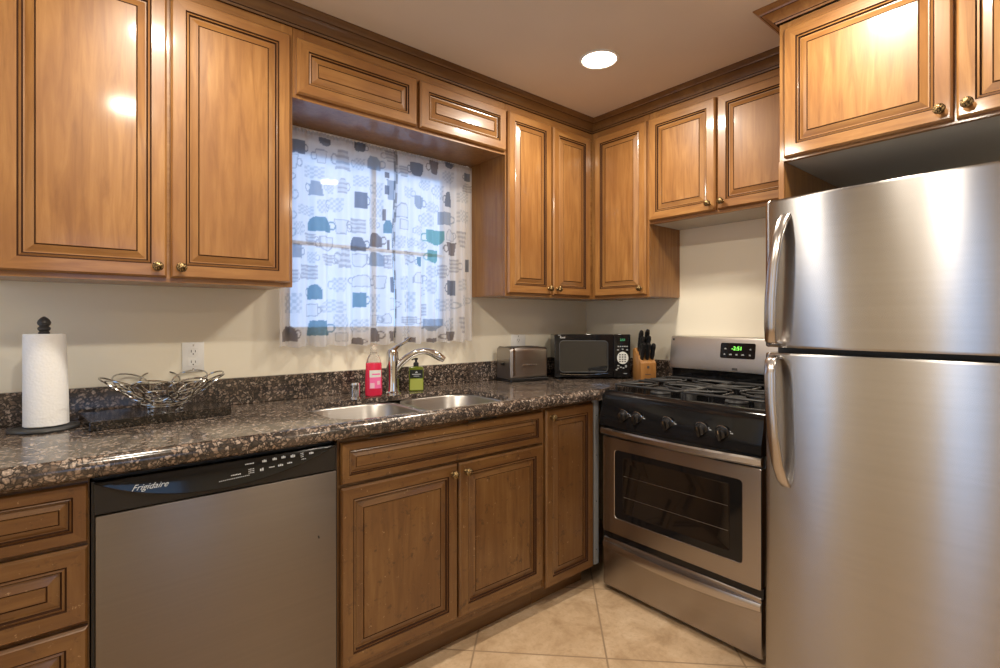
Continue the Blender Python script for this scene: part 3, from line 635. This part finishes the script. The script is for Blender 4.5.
# ------------------------------------------------------------------ window curtain
MUGS = []
def build_curtains():
    rod = thing('curtain_rod', 'thin white rod along the top of the kitchen window', 'curtain rod', (0, 0, 0))
    b = MB('white'); b.tube([(-1.93, -.030, 2.062), (-.975, -.030, 2.062)], .006, 10); b.build('rod', rod)
    for x in (-1.925, -.985):
        k = MB('white'); k.box(x-.004, x+.004, -.036, -.001, 2.054, 2.070, 0, .002); k.build('bracket', rod)
    FR = eval_mugs()
    for (xa, xb, label, ph) in ((-1.932, -1.409, 'sheer white mug print curtain covering the left of the window', .3), (-1.416, -.972, 'sheer white mug print curtain covering the right of the window', 1.7)):
        nx, nz = int((xb-xa)/.0038), 236; z0, z1 = 1.155, 2.056
        u = np.linspace(0, 1, nx+1); v = np.linspace(0, 1, nz+1); U, V = np.meshgrid(u, v)
        X = xa+(xb-xa)*U; Zc = z0+(z1-z0)*V
        amp = .009+.011*(1-V)
        Y = -.045-amp*(np.sin(2*PI*(U*5.3+ph)+1.2*np.sin(3*U))+.4*np.sin(2*PI*(U*13.1+ph*2)))*(.6+.4*np.cos(V*2))
        Y = np.minimum(Y, -.012) - (0 if xa < -1.5 else .010)
        Y -= .006*np.exp(-((V-1)/.02)**2)*np.sin(2*PI*U*31)
        inner = (U > .93) if xa < -1.5 else (U < .07)
        X = X + .006*np.sin(V*9)*np.exp(-(((1-U) if xa < -1.5 else U)/.12)**2)
        Zc = Zc + .004*np.sin(2*PI*U*5.3+ph)*(1-V) - (.012*U if xa > -1.5 else .0)*0
        col = np.ones((nz+1, nx+1, 3))*np.array([.90, .88, .90])
        flat_x = xa+(xb-xa)*U
        for (mx, mz, mw, mh, kind, hs, tone) in FR:
            if mx < xa-.02 or mx > xb+.02: continue
            du = (flat_x-mx)/mw; dv = (Zc-mz)/mh      # -.5..+.5 in the cup body
            body = paint_mask(du, dv, kind)
            outline_c = np.array(TONES[tone][0]); mode = TONES[tone][1]
            if mode == 'solid': f = body*1.0
            elif mode == 'stripe': f = body*np.where((np.floor((dv+.5)*7) % 2) == 0, .85, .35)
            elif mode == 'lattice': f = body*np.where(((np.floor((du+.5)*6)+np.floor((dv+.5)*6)) % 2) == 0, .65, .15)
            else:
                inn = paint_mask(du*1.18, dv*1.18, kind); f = np.clip(body-inn*.82, 0, 1)*.8
            if hs:
                hx = du-hs*.55; hr = np.sqrt((hx/.24)**2+((dv+.02)/.30)**2)
                f = np.maximum(f, ((hr < 1) & (hr > .66) & (body < .5))*.85)
            f = f*.86; col = col*(1-f[..., None])+outline_c*f[..., None]
        if xa < -1.5: hem = (U > .972)
        else: hem = (U < .028)
        col[hem] *= np.where(np.sin(Zc[hem]*70+ph*3) > -.1, .38, .72)[:, None]
        col[V > .985] *= .8
        me = bpy.data.meshes.new('curtain'); nv = (nx+1)*(nz+1)
        me.vertices.add(nv); me.vertices.foreach_set('co', np.stack([X, Y, Zc], -1).reshape(-1))
        idx = np.arange(nv).reshape(nz+1, nx+1); q = np.stack([idx[:-1, :-1], idx[:-1, 1:], idx[1:, 1:], idx[1:, :-1]], -1).reshape(-1, 4)
        me.loops.add(q.size); me.loops.foreach_set('vertex_index', q.reshape(-1)); me.polygons.add(len(q)); me.polygons.foreach_set('loop_start', np.arange(len(q))*4)
        me.update(calc_edges=True); me.polygons.foreach_set('use_smooth', [True]*len(q))
        at = me.color_attributes.new('print', 'FLOAT_COLOR', 'POINT'); at.data.foreach_set('color', np.concatenate([col.reshape(-1, 3), np.ones((nv, 1))], 1).reshape(-1))
        me.materials.append(M['curtain']); o = bpy.data.objects.new('curtain', me); COL.objects.link(o)
        tag(o, label, 'curtain', 'mug print window curtains')
def paint_mask(du, dv, kind):
    e = .5
    if kind == 'rect': return ((abs(du) < e) & (abs(dv) < e)).astype(float)
    if kind == 'cup': hw = e*np.clip(1-(np.clip(-dv, 0, 1)/.56)**2.2*.75, 0, 1); return ((abs(du) < hw) & (abs(dv) < e)).astype(float)      # narrow at the foot
    if kind == 'dome': hw = e*np.clip(1-(np.clip(dv+.05, 0, 1)/.6)**2*.7, 0, 1); return ((abs(du) < hw) & (abs(dv) < e)).astype(float)        # printed upside down
    if kind == 'trap': hw = e*(.82-.36*dv); return ((abs(du) < hw) & (abs(dv) < e)).astype(float)
    if kind == 'tub': hw = e*(.82+.36*dv); return ((abs(du) < hw) & (abs(dv) < e)).astype(float)
    return ((abs(du) < e) & (abs(dv) < e)).astype(float)
TONES = {'d': ((.14, .17, .24), 'solid'), 't': ((.19, .16, .17), 'solid'), 'm': ((.33, .38, .46), 'solid'), 's': ((.42, .42, .46), 'stripe'), 'l': ((.45, .50, .58), 'lattice'), 'o': ((.36, .38, .44), 'outline'), 'b': ((.10, .26, .36), 'solid'), 'g': ((.12, .38, .38), 'solid')}  # the blue tone carries the window's backlight, put into the print colour
def eval_mugs():
    # centre x, centre z, width, height, shape, handle side, tone - all in metres on the cloth
    rs = random.Random(3); out = list(MUG_LIST)
    while len(out) < len(MUG_LIST)+70:        # faint outline cups filling the gaps of the print
        x, z, w, h = rs.uniform(-1.91, -.98), rs.uniform(1.18, 2.03), rs.uniform(.04, .07), rs.uniform(.045, .07)
        if all(abs(x-o[0]) > (w+o[2])*.5+.006 or abs(z-o[1]) > (h+o[3])*.5+.003 for o in out):
            out.append((x, z, w, h, rs.choice(['cup', 'dome', 'rect', 'tub']), rs.choice([-1, 1]), rs.choice('lslo')))
        elif rs.random() < .0005: break
    return out
MUG_LIST = [(-1.855, 1.981, 0.056, 0.057, 'rect', 1, 'd'), (-1.742, 2.023, 0.052, 0.034, 'cup', 0, 'd'), (-1.663, 1.962, 0.067, 0.087, 'trap', -1, 's'), (-1.584, 2.036, 0.052, 0.044, 'cup', 1, 'd'), (-1.517, 1.978, 0.069, 0.064, 'dome', 1, 'm'), (-1.789, 1.887, 0.084, 0.051, 'rect', 0, 'l'), (-1.781, 1.821, 0.059, 0.063, 'trap', -1, 'm'), (-1.579, 1.8, 0.052, 0.071, 'rect', 1, 'd'), (-1.579, 1.885, 0.071, 0.049, 'rect', 0, 'l'), (-1.764, 1.671, 0.094, 0.064, 'dome', 1, 'b'), (-1.855, 1.644, 0.032, 0.057, 'rect', 1, 'l'), (-1.594, 1.683, 0.071, 0.062, 'rect', -1, 's'), (-1.436, 1.868, 0.046, 0.093, 'tub', 0, 'm'), (-1.497, 1.776, 0.05, 0.082, 'rect', 0, 'l'), (-1.859, 1.549, 0.036, 0.057, 'rect', 1, 'm'), (-1.654, 1.536, 0.059, 0.087, 'trap', -1, 's'), (-1.594, 1.603, 0.066, 0.062, 'dome', 1, 'd'), (-1.507, 1.629, 0.065, 0.064, 'dome', 1, 't'), (-1.507, 1.543, 0.079, 0.064, 'dome', 1, 'm'), (-1.81, 1.465, 0.07, 0.058, 'rect', 0, 's'), (-1.785, 1.383, 0.054, 0.063, 'dome', -1, 'b'), (-1.681, 1.417, 0.058, 0.061, 'cup', -1, 'l'), (-1.575, 1.439, 0.086, 0.054, 'dome', -1, 'o'), (-1.584, 1.354, 0.048, 0.066, 'rect', 1, 'b'), (-1.875, 1.334, 0.064, 0.082, 'rect', 0, 'l'), (-1.708, 1.325, 0.115, 0.056, 'dome', 0, 'l'), (-1.512, 1.342, 0.059, 0.082, 'rect', 0, 'l'), (-1.768, 1.231, 0.097, 0.064, 'trap', 1, 'b'), (-1.891, 1.208, 0.056, 0.061, 'dome', 1, 't'), (-1.584, 1.238, 0.062, 0.058, 'rect', -1, 'l'), (-1.594, 1.171, 0.047, 0.031, 'dome', 1, 't'), (-1.512, 1.197, 0.055, 0.063, 'dome', 1, 't'), (-1.667, 1.191, 0.054, 0.039, 'rect', 0, 'o'), (-1.447, 1.695, 0.051, 0.061, 'dome', 0, 'b'), (-1.823, 1.722, 0.066, 0.042, 'rect', 0, 'l'), (-1.694, 1.762, 0.062, 0.061, 'cup', -1, 'l'), (-1.298, 1.987, 0.071, 0.067, 'cup', -1, 'd'), (-1.202, 2.015, 0.058, 0.064, 'tub', -1, 't'), (-1.113, 2.047, 0.055, 0.041, 'cup', 0, 'd'), (-1.119, 1.981, 0.073, 0.061, 'cup', 0, 'l'), (-1.0, 2.002, 0.039, 0.041, 'rect', -1, 'd'), (-1.119, 1.87, 0.043, 0.076, 'dome', -1, 'd'), (-1.287, 1.83, 0.055, 0.062, 'cup', 1, 'm'), (-1.137, 1.772, 0.078, 0.065, 'rect', 1, 'm'), (-1.026, 1.894, 0.076, 0.052, 'rect', 0, 'l'), (-1.026, 1.796, 0.076, 0.062, 'rect', 0, 'l'), (-1.196, 1.67, 0.099, 0.074, 'cup', -1, 'g'), (-1.032, 1.677, 0.07, 0.082, 'tub', 0, 's'), (-1.1, 1.624, 0.067, 0.065, 'tub', -1, 't'), (-1.207, 1.575, 0.064, 0.064, 'cup', -1, 'g'), (-1.287, 1.545, 0.033, 0.048, 'cup', -1, 'b'), (-1.088, 1.539, 0.062, 0.066, 'rect', 1, 's'), (-0.994, 1.546, 0.02, 0.067, 'rect', 0, 'd'), (-1.426, 1.428, 0.03, 0.07, 'rect', 0, 'd'), (-1.1, 1.427, 0.061, 0.076, 'rect', -1, 'd'), (-1.213, 1.427, 0.07, 0.069, 'cup', 0, 'l'), (-1.27, 1.401, 0.028, 0.044, 'rect', 1, 'o'), (-1.026, 1.445, 0.063, 0.062, 'rect', 0, 'l'), (-1.426, 1.339, 0.042, 0.056, 'rect', 1, 'o'), (-1.342, 1.351, 0.065, 0.095, 'rect', 0, 'l'), (-1.143, 1.34, 0.12, 0.06, 'cup', 1, 'l'), (-1.259, 1.314, 0.034, 0.059, 'rect', 0, 's'), (-1.347, 1.26, 0.091, 0.042, 'cup', 1, 's'), (-1.207, 1.24, 0.104, 0.059, 'cup', -1, 'm'), (-1.426, 1.19, 0.046, 0.047, 'tub', 0, 't'), (-1.107, 1.184, 0.073, 0.046, 'tub', -1, 't'), (-1.032, 1.239, 0.056, 0.082, 'tub', 0, 's'), (-1.207, 1.166, 0.07, 0.02, 'rect', 0, 't'), (-1.363, 1.44, 0.054, 0.066, 'rect', 0, 'l'), (-1.452, 1.533, 0.041, 0.064, 'rect', 0, 's'), (-1.457, 1.865, 0.02, 0.042, 'rect', 0, 'd'), (-1.457, 1.934, 0.025, 0.027, 'rect', 0, 't'), (-1.467, 1.748, 0.015, 0.055, 'rect', 0, 't'), (-1.447, 1.612, 0.015, 0.046, 'rect', 0, 't'), (-1.363, 1.715, 0.054, 0.047, 'rect', 0, 'o'), (-1.342, 1.17, 0.065, 0.024, 'rect', 0, 't')]
build_curtains()

# ------------------------------------------------------------------ outlets
def outlet(x0, x1, z0, z1, label):
    t = thing('wall_outlet', label, 'outlet', ((x0+x1)/2, -.0005, (z0+z1)/2), 0, 'wall outlets'); w, h = (x1-x0)/2, (z1-z0)/2
    b = MB('white'); b.box(-w, w, -.006, 0, -h, h, 0, .0025, 2); b.build('cover_plate', t)
    for s in (-1, 1):
        b = MB('white', 'slot'); cz = s*.0195; b.prism([(x, z+cz) for x, z in rrect(-.0165, .0165, -.0145, .0145, .006, 4)], -.0075, -.005, 'Y', 0)
        b.box(-.0075, -.0055, -.0082, -.007, cz-.002, cz+.007, 1); b.box(.0055, .0075, -.0082, -.007, cz-.002, cz+.006, 1); b.lathe([(.0025, 0), (.0024, .0006)], (0, -.0074, cz-.008), 10, 1, axis='Y'); b.build('socket', t)
    for s in (-1, 1):
        b = MB('wire'); b.lathe([(.0028, 0), (.0024, .001)], (0, -.006, s*.044), 10, axis='Y'); b.build('screw', t)
outlet(-2.260, -2.188, 1.072, 1.182, 'white duplex wall outlet above the wire basket')
outlet(-.655, -.545, 1.075, 1.182, 'white wall outlet partly hidden behind the toaster')

# ------------------------------------------------------------------ paper towel, granite board, wire basket
PX, PY = -2.634, -.150
t = thing('paper_towel_holder', 'black upright paper towel holder with turned finial on the counter', 'paper towel holder', (PX, PY, CT))
b = MB('iron'); b.lathe([(.074, 0), (.076, .004), (.072, .008), (.055, .010), (.012, .012)], seg=36)
b.tube([(.078*math.cos(a), .078*math.sin(a), .005) for a in [2*PI*k/40 for k in range(40)]], .0055, 8, closed=True); b.build('base', t)
b = MB('iron'); b.lathe([(.008, .010), (.008, .284)], seg=14); b.build('post', t)
b = MB('iron'); b.lathe([(.012, .284), (.014, .288), (.011, .293), (.015, .298), (.0155, .303), (.011, .308), (.015, .313), (.0165, .319), (.014, .326), (.008, .333), (.002, .337)], seg=18); b.build('finial', t)
b = MB('paper'); b.lathe([(.020, .0005), (.0455, .0005), (.048, .003), (.048, .2705), (.0455, .273), (.020, .273), (.020, .0005)], seg=48, cap0=False, cap1=False)
b.loft([[(.048*math.cos(a)*(1+(q-1)*f), .048*math.sin(a)*(1+(q-1)*f), z) for a, q in ((math.radians(-75+10*k), 1.004+.022*k) for k in range(9))] for z, f in ((.002, 1.2), (.10, 1), (.20, .6), (.272, .2))], 0, False, False, closed=False)
o = b.build('paper_towel_roll', loc=(PX, PY, CT+.0125)); tag(o, 'white paper towel roll with a loose sheet on the black holder', 'paper towels')
m, nt, bb = M['paper'], M['paper'].node_tree, M['paper'].node_tree.nodes['Principled BSDF']
v = coords(nt); vo = nd(nt, 'ShaderNodeTexVoronoi'); vo.inputs['Scale'].default_value = 140; nt.links.new(v, vo.inputs['Vector']); bump(nt, bb, vo.outputs['Distance'], .35, .002)

t = thing('granite_board', 'dark polished granite slab lying on the counter under the basket', 'board', (-2.350, -.157, CT), .10)
b = MB('granite_dark'); b.box(-.193, .193, -.108, .108, .0005, .028, 0, .002); b.build('slab', t)
bk = thing('wire_basket', 'silver wire fruit basket of overlapping loops on the granite slab', 'basket', (-2.330, -.167, CT+.0285))
b = MB('wire')
def circ(r, z, n=40): return [(r*math.cos(2*PI*k/n), r*math.sin(2*PI*k/n), z) for k in range(n)]
b.tube(circ(.058, .018), .0025, 6, closed=True); b.tube(circ(.075, .026), .0025, 6, closed=True)
b.build('base_ring', bk)
for k in range(4):
    q = PI/4+k*PI/2; b = MB('wire'); b.lathe([(.002, 0), (.0065, .003), (.0065, .009), (.002, .012)], (.058*math.cos(q), .058*math.sin(q), 0), 10); b.tube([(.058*math.cos(q), .058*math.sin(q), .010), (.058*math.cos(q), .058*math.sin(q), .019)], .002, 6); b.build('foot', bk)
def shell(r): return .022+.092*((r-.055)/.122)**1.15 if r > .055 else .022
for ringi, (rc, rad, n, off) in enumerate(((.130, .047, 9, .25), (.095, .038, 8, .7))):
    for k in range(n):
        q0 = 2*PI*(k+off)/n; b = MB('wire'); pts = []
        for j in range(28):
            a = 2*PI*j/28; r = rc+rad*math.cos(a); th = q0+rad*1.22*math.sin(a)/rc
            pts.append((r*math.cos(th), r*math.sin(th), shell(r)+.001*ringi))
        b.tube(pts, .0027, 6, closed=True); b.build('wire_loop', bk)

# ------------------------------------------------------------------ toaster
t = thing('toaster', 'grey brushed metal toaster with black base by the outlet', 'toaster', (-.683, -.128, CT), -.17)
TW, TD, TH = .118, .078, .182
b = MB('toaster', 'black'); n = 8
def tprof(i): return rrect(-TW+i, TW-i, .014+0, TH-i, .026, 6)
sec = [(x, z) for x, z in rrect(-TD, TD, .012, TH, .022, 6)]
b.loft([[(x, y*s+0, .014+(z-.014)*(1 if s == 1 else .985)) for y, z in sec] for x, s in ((-TW, .90), (-TW+.006, .97), (-TW+.014, 1), (TW-.014, 1), (TW-.006, .97), (TW, .90))], 0)
b.build('shell', t, ang=45)
b = MB('black'); b.box(-TW-.002, TW+.002, -TD-.002, TD+.002, .0, .018, 0, .004); b.build('base', t)
b = MB('slot')
for s in (-1, 1): b.box(-.085, .085, s*.028-.013, s*.028+.013, TH-.001, TH+.0012)
b.build('bread_slots', t)
b = MB('chrome'); b.tube([(-.045, -TD-.003, .088), (0, -TD-.005, .091), (.045, -TD-.003, .088)], .003, 8); b.build('trim_line', t)
b = MB('black'); b.box(-TW-.012, -TW+.002, -.012, .012, .085, .098, 0, .003); b.build('lever', t)
b = MB('steel')
pth = [(y*1.0, z) for y, z in rrect(-TD-.0015, TD+.0015, .016, TH+.0015, .024, 6)]
b.loft([[(x, y, z) for y, z in pth] for x in (-TW+.012, -TW+.026)], 0, False, False); o = b.build('edge_band', t); o['label'] = 'bright metal edge band'

# ------------------------------------------------------------------ microwave
ax, ay = -.520, -.215; bx_, by_ = -.197, -.485
ang = math.atan2(by_-ay, bx_-ax); mw = thing('microwave', 'black countertop microwave standing across the room corner', 'microwave', (ax, ay, CT), ang)
MW = math.hypot(bx_-ax, by_-ay); MH = .248; MD = .245
b = MB('black', 'gloss_black'); b.box(.003, MW-.003, .016, MD, .012, MH-.004, 1, .004); 
for x in (.03, MW-.03):
    for y in (.04, MD-.04): b.lathe([(.012, 0), (.012, .012)], (x, y, 0), 12, 0)
b.build('case', mw)
b = MB('gloss_black'); b.box(0, MW*.775, -.006, .016, .010, MH, 0, .005, 2)
d = b.build('door', mw)
b = MB('mw_glass', 'grey_dark'); o_ = rrect(.028, MW*.70, .040, MH-.036, .02, 5)
b.prism(o_, -.0075, -.0055, 'Y', 0); b.tube([(x, -.0072, z) for x, z in o_], .0018, 6, 1, closed=True); b.build('window', d)
b = MB('chrome'); b.tube(bez((.03, -.0085, .030), (.10, -.010, .022), (.20, -.010, .024), (MW*.72, -.0085, .034), 10), .0016, 6); b.build('trim_line', d)
lettering('Rival', .015, d, (.030, -.0064, MH-.022), m='pale_label')
b = MB('gloss_black'); b.box(MW*.778, MW, -.006, .016, .010, MH, 0, .005, 2); cp = b.build('control_panel', mw)
cx = MW*.895
lettering('2:51', .017, cp, (cx, -.0064, MH-.036), m='dim_led', align='CENTER', name='clock_digits')
b = MB('pale_label', 'grey_dark'); cz = .118
b.prism([(cx+.031*math.cos(a), cz+.034*math.sin(a)) for a in [2*PI*k/28 for k in range(28)]], -.0072, -.0058, 'Y', 0)
for i in range(3):
    for j in range(4): b.box(cx-.020+.0145*i, cx-.011+.0145*i, -.0077, -.007, cz-.024+.0125*j, cz-.017+.0125*j, 1)
b.build('keypad', cp)
def mw_mark(x0, x1, z0, z1):
    b = MB('grey_print'); b.box(x0, x1, -.0068, -.0058, z0, z1); b.build('button_mark', cp)
for x, z in ((-.026, .162), (0, .166), (.024, .162), (-.024, .075), (.018, .075), (-.026, .060), (-.010, .066), (.004, .062), (.018, .068), (-.034, .052)): mw_mark(cx+x-.005, cx+x+.005, z-.003, z+.003)
for k in range(5): mw_mark(cx-.028+.012*k, cx-.020+.012*k, .178, .184)
mw_mark(cx+.004, cx+.024, .030, .033)

# ------------------------------------------------------------------ knife block and knives
KA = -.60
kb = thing('knife_block', 'beech wood knife block between microwave and stove', 'knife block', (-.187, -.567, CT), KA)
b = MB('block', 'slot'); w2 = .042
# side outline (y towards the back, z up): slanted front face with the slots, upright nose
poly = [(-.062, 0), (.062, 0), (.062, .165), (.035, .175), (-.062, .098)]
b.prism(poly, -w2, w2, 'X', 0, .002); b.build('block', kb)
b = MB('grey_dark'); b.box(-.020, .012, -.0632, -.0618, .037, .040); b.build('stamp', kb)
b = MB('grey_dark'); b.box(-.008, .004, -.0632, -.0618, .070, .083); b.build('stamp', kb)
kn = 0
sl = Vector((0, .097, .077)).normalized(); nrm = Vector((0, -.077, .097)).normalized()
spots = [(-.022, .022, .112, 'tall knife with black handle at the back left of the block'), (.012, .022, .118, 'tall knife with black handle at the back right of the block'),
         (-.022, .052, .098, 'black handled knife in the middle left slot of the block'), (.012, .052, .102, 'black handled knife in the middle right slot of the block'),
         (-.026, .088, .088, 'short black handled knife at the front left of the block'), (.002, .088, .086, 'short black handled knife at the front centre of the block'), (.030, .085, .080, 'short black handled knife at the front right of the block')]
RM = kb.matrix_basis if False else Matrix.Translation(Vector((-.187, -.567, CT))) @ Matrix.Rotation(KA, 4, 'Z')
for x, back, L, lab in spots:
    p = Vector((x, .035, .175)) - sl*(back)
    p = Vector((x, p.y, p.z)); d = (nrm*.55+Vector((0, -.06, .75))).normalized()
    k = thing('knife', lab, 'knife', RM @ p, KA, 'knives in the block')
    b = MB('black', 'chrome'); q = d.cross(Vector((1, 0, 0))).normalized()
    pts = [d*(-.004)+q*0, d*.010, d*(L*.25)-q*.001, d*(L*.55)+q*.002, d*(L*.85)-q*.001, d*L-q*.005]
    b.tube(pts, [.012, .0125, .015, .0135, .016, .011], 10, 0, flat=(1.1, .8))
    b.build('handle', k)
    for s in (.35, .62):
        b = MB('chrome'); b.lathe([(.003, -.0125), (.003, .0125)], tuple(d*(L*s)), 8, axis='X'); b.build('rivet', k)
    b = MB('chrome'); b.box(-.001, .001, -.007, .007, -.001, .003); b.build('bolster', k)
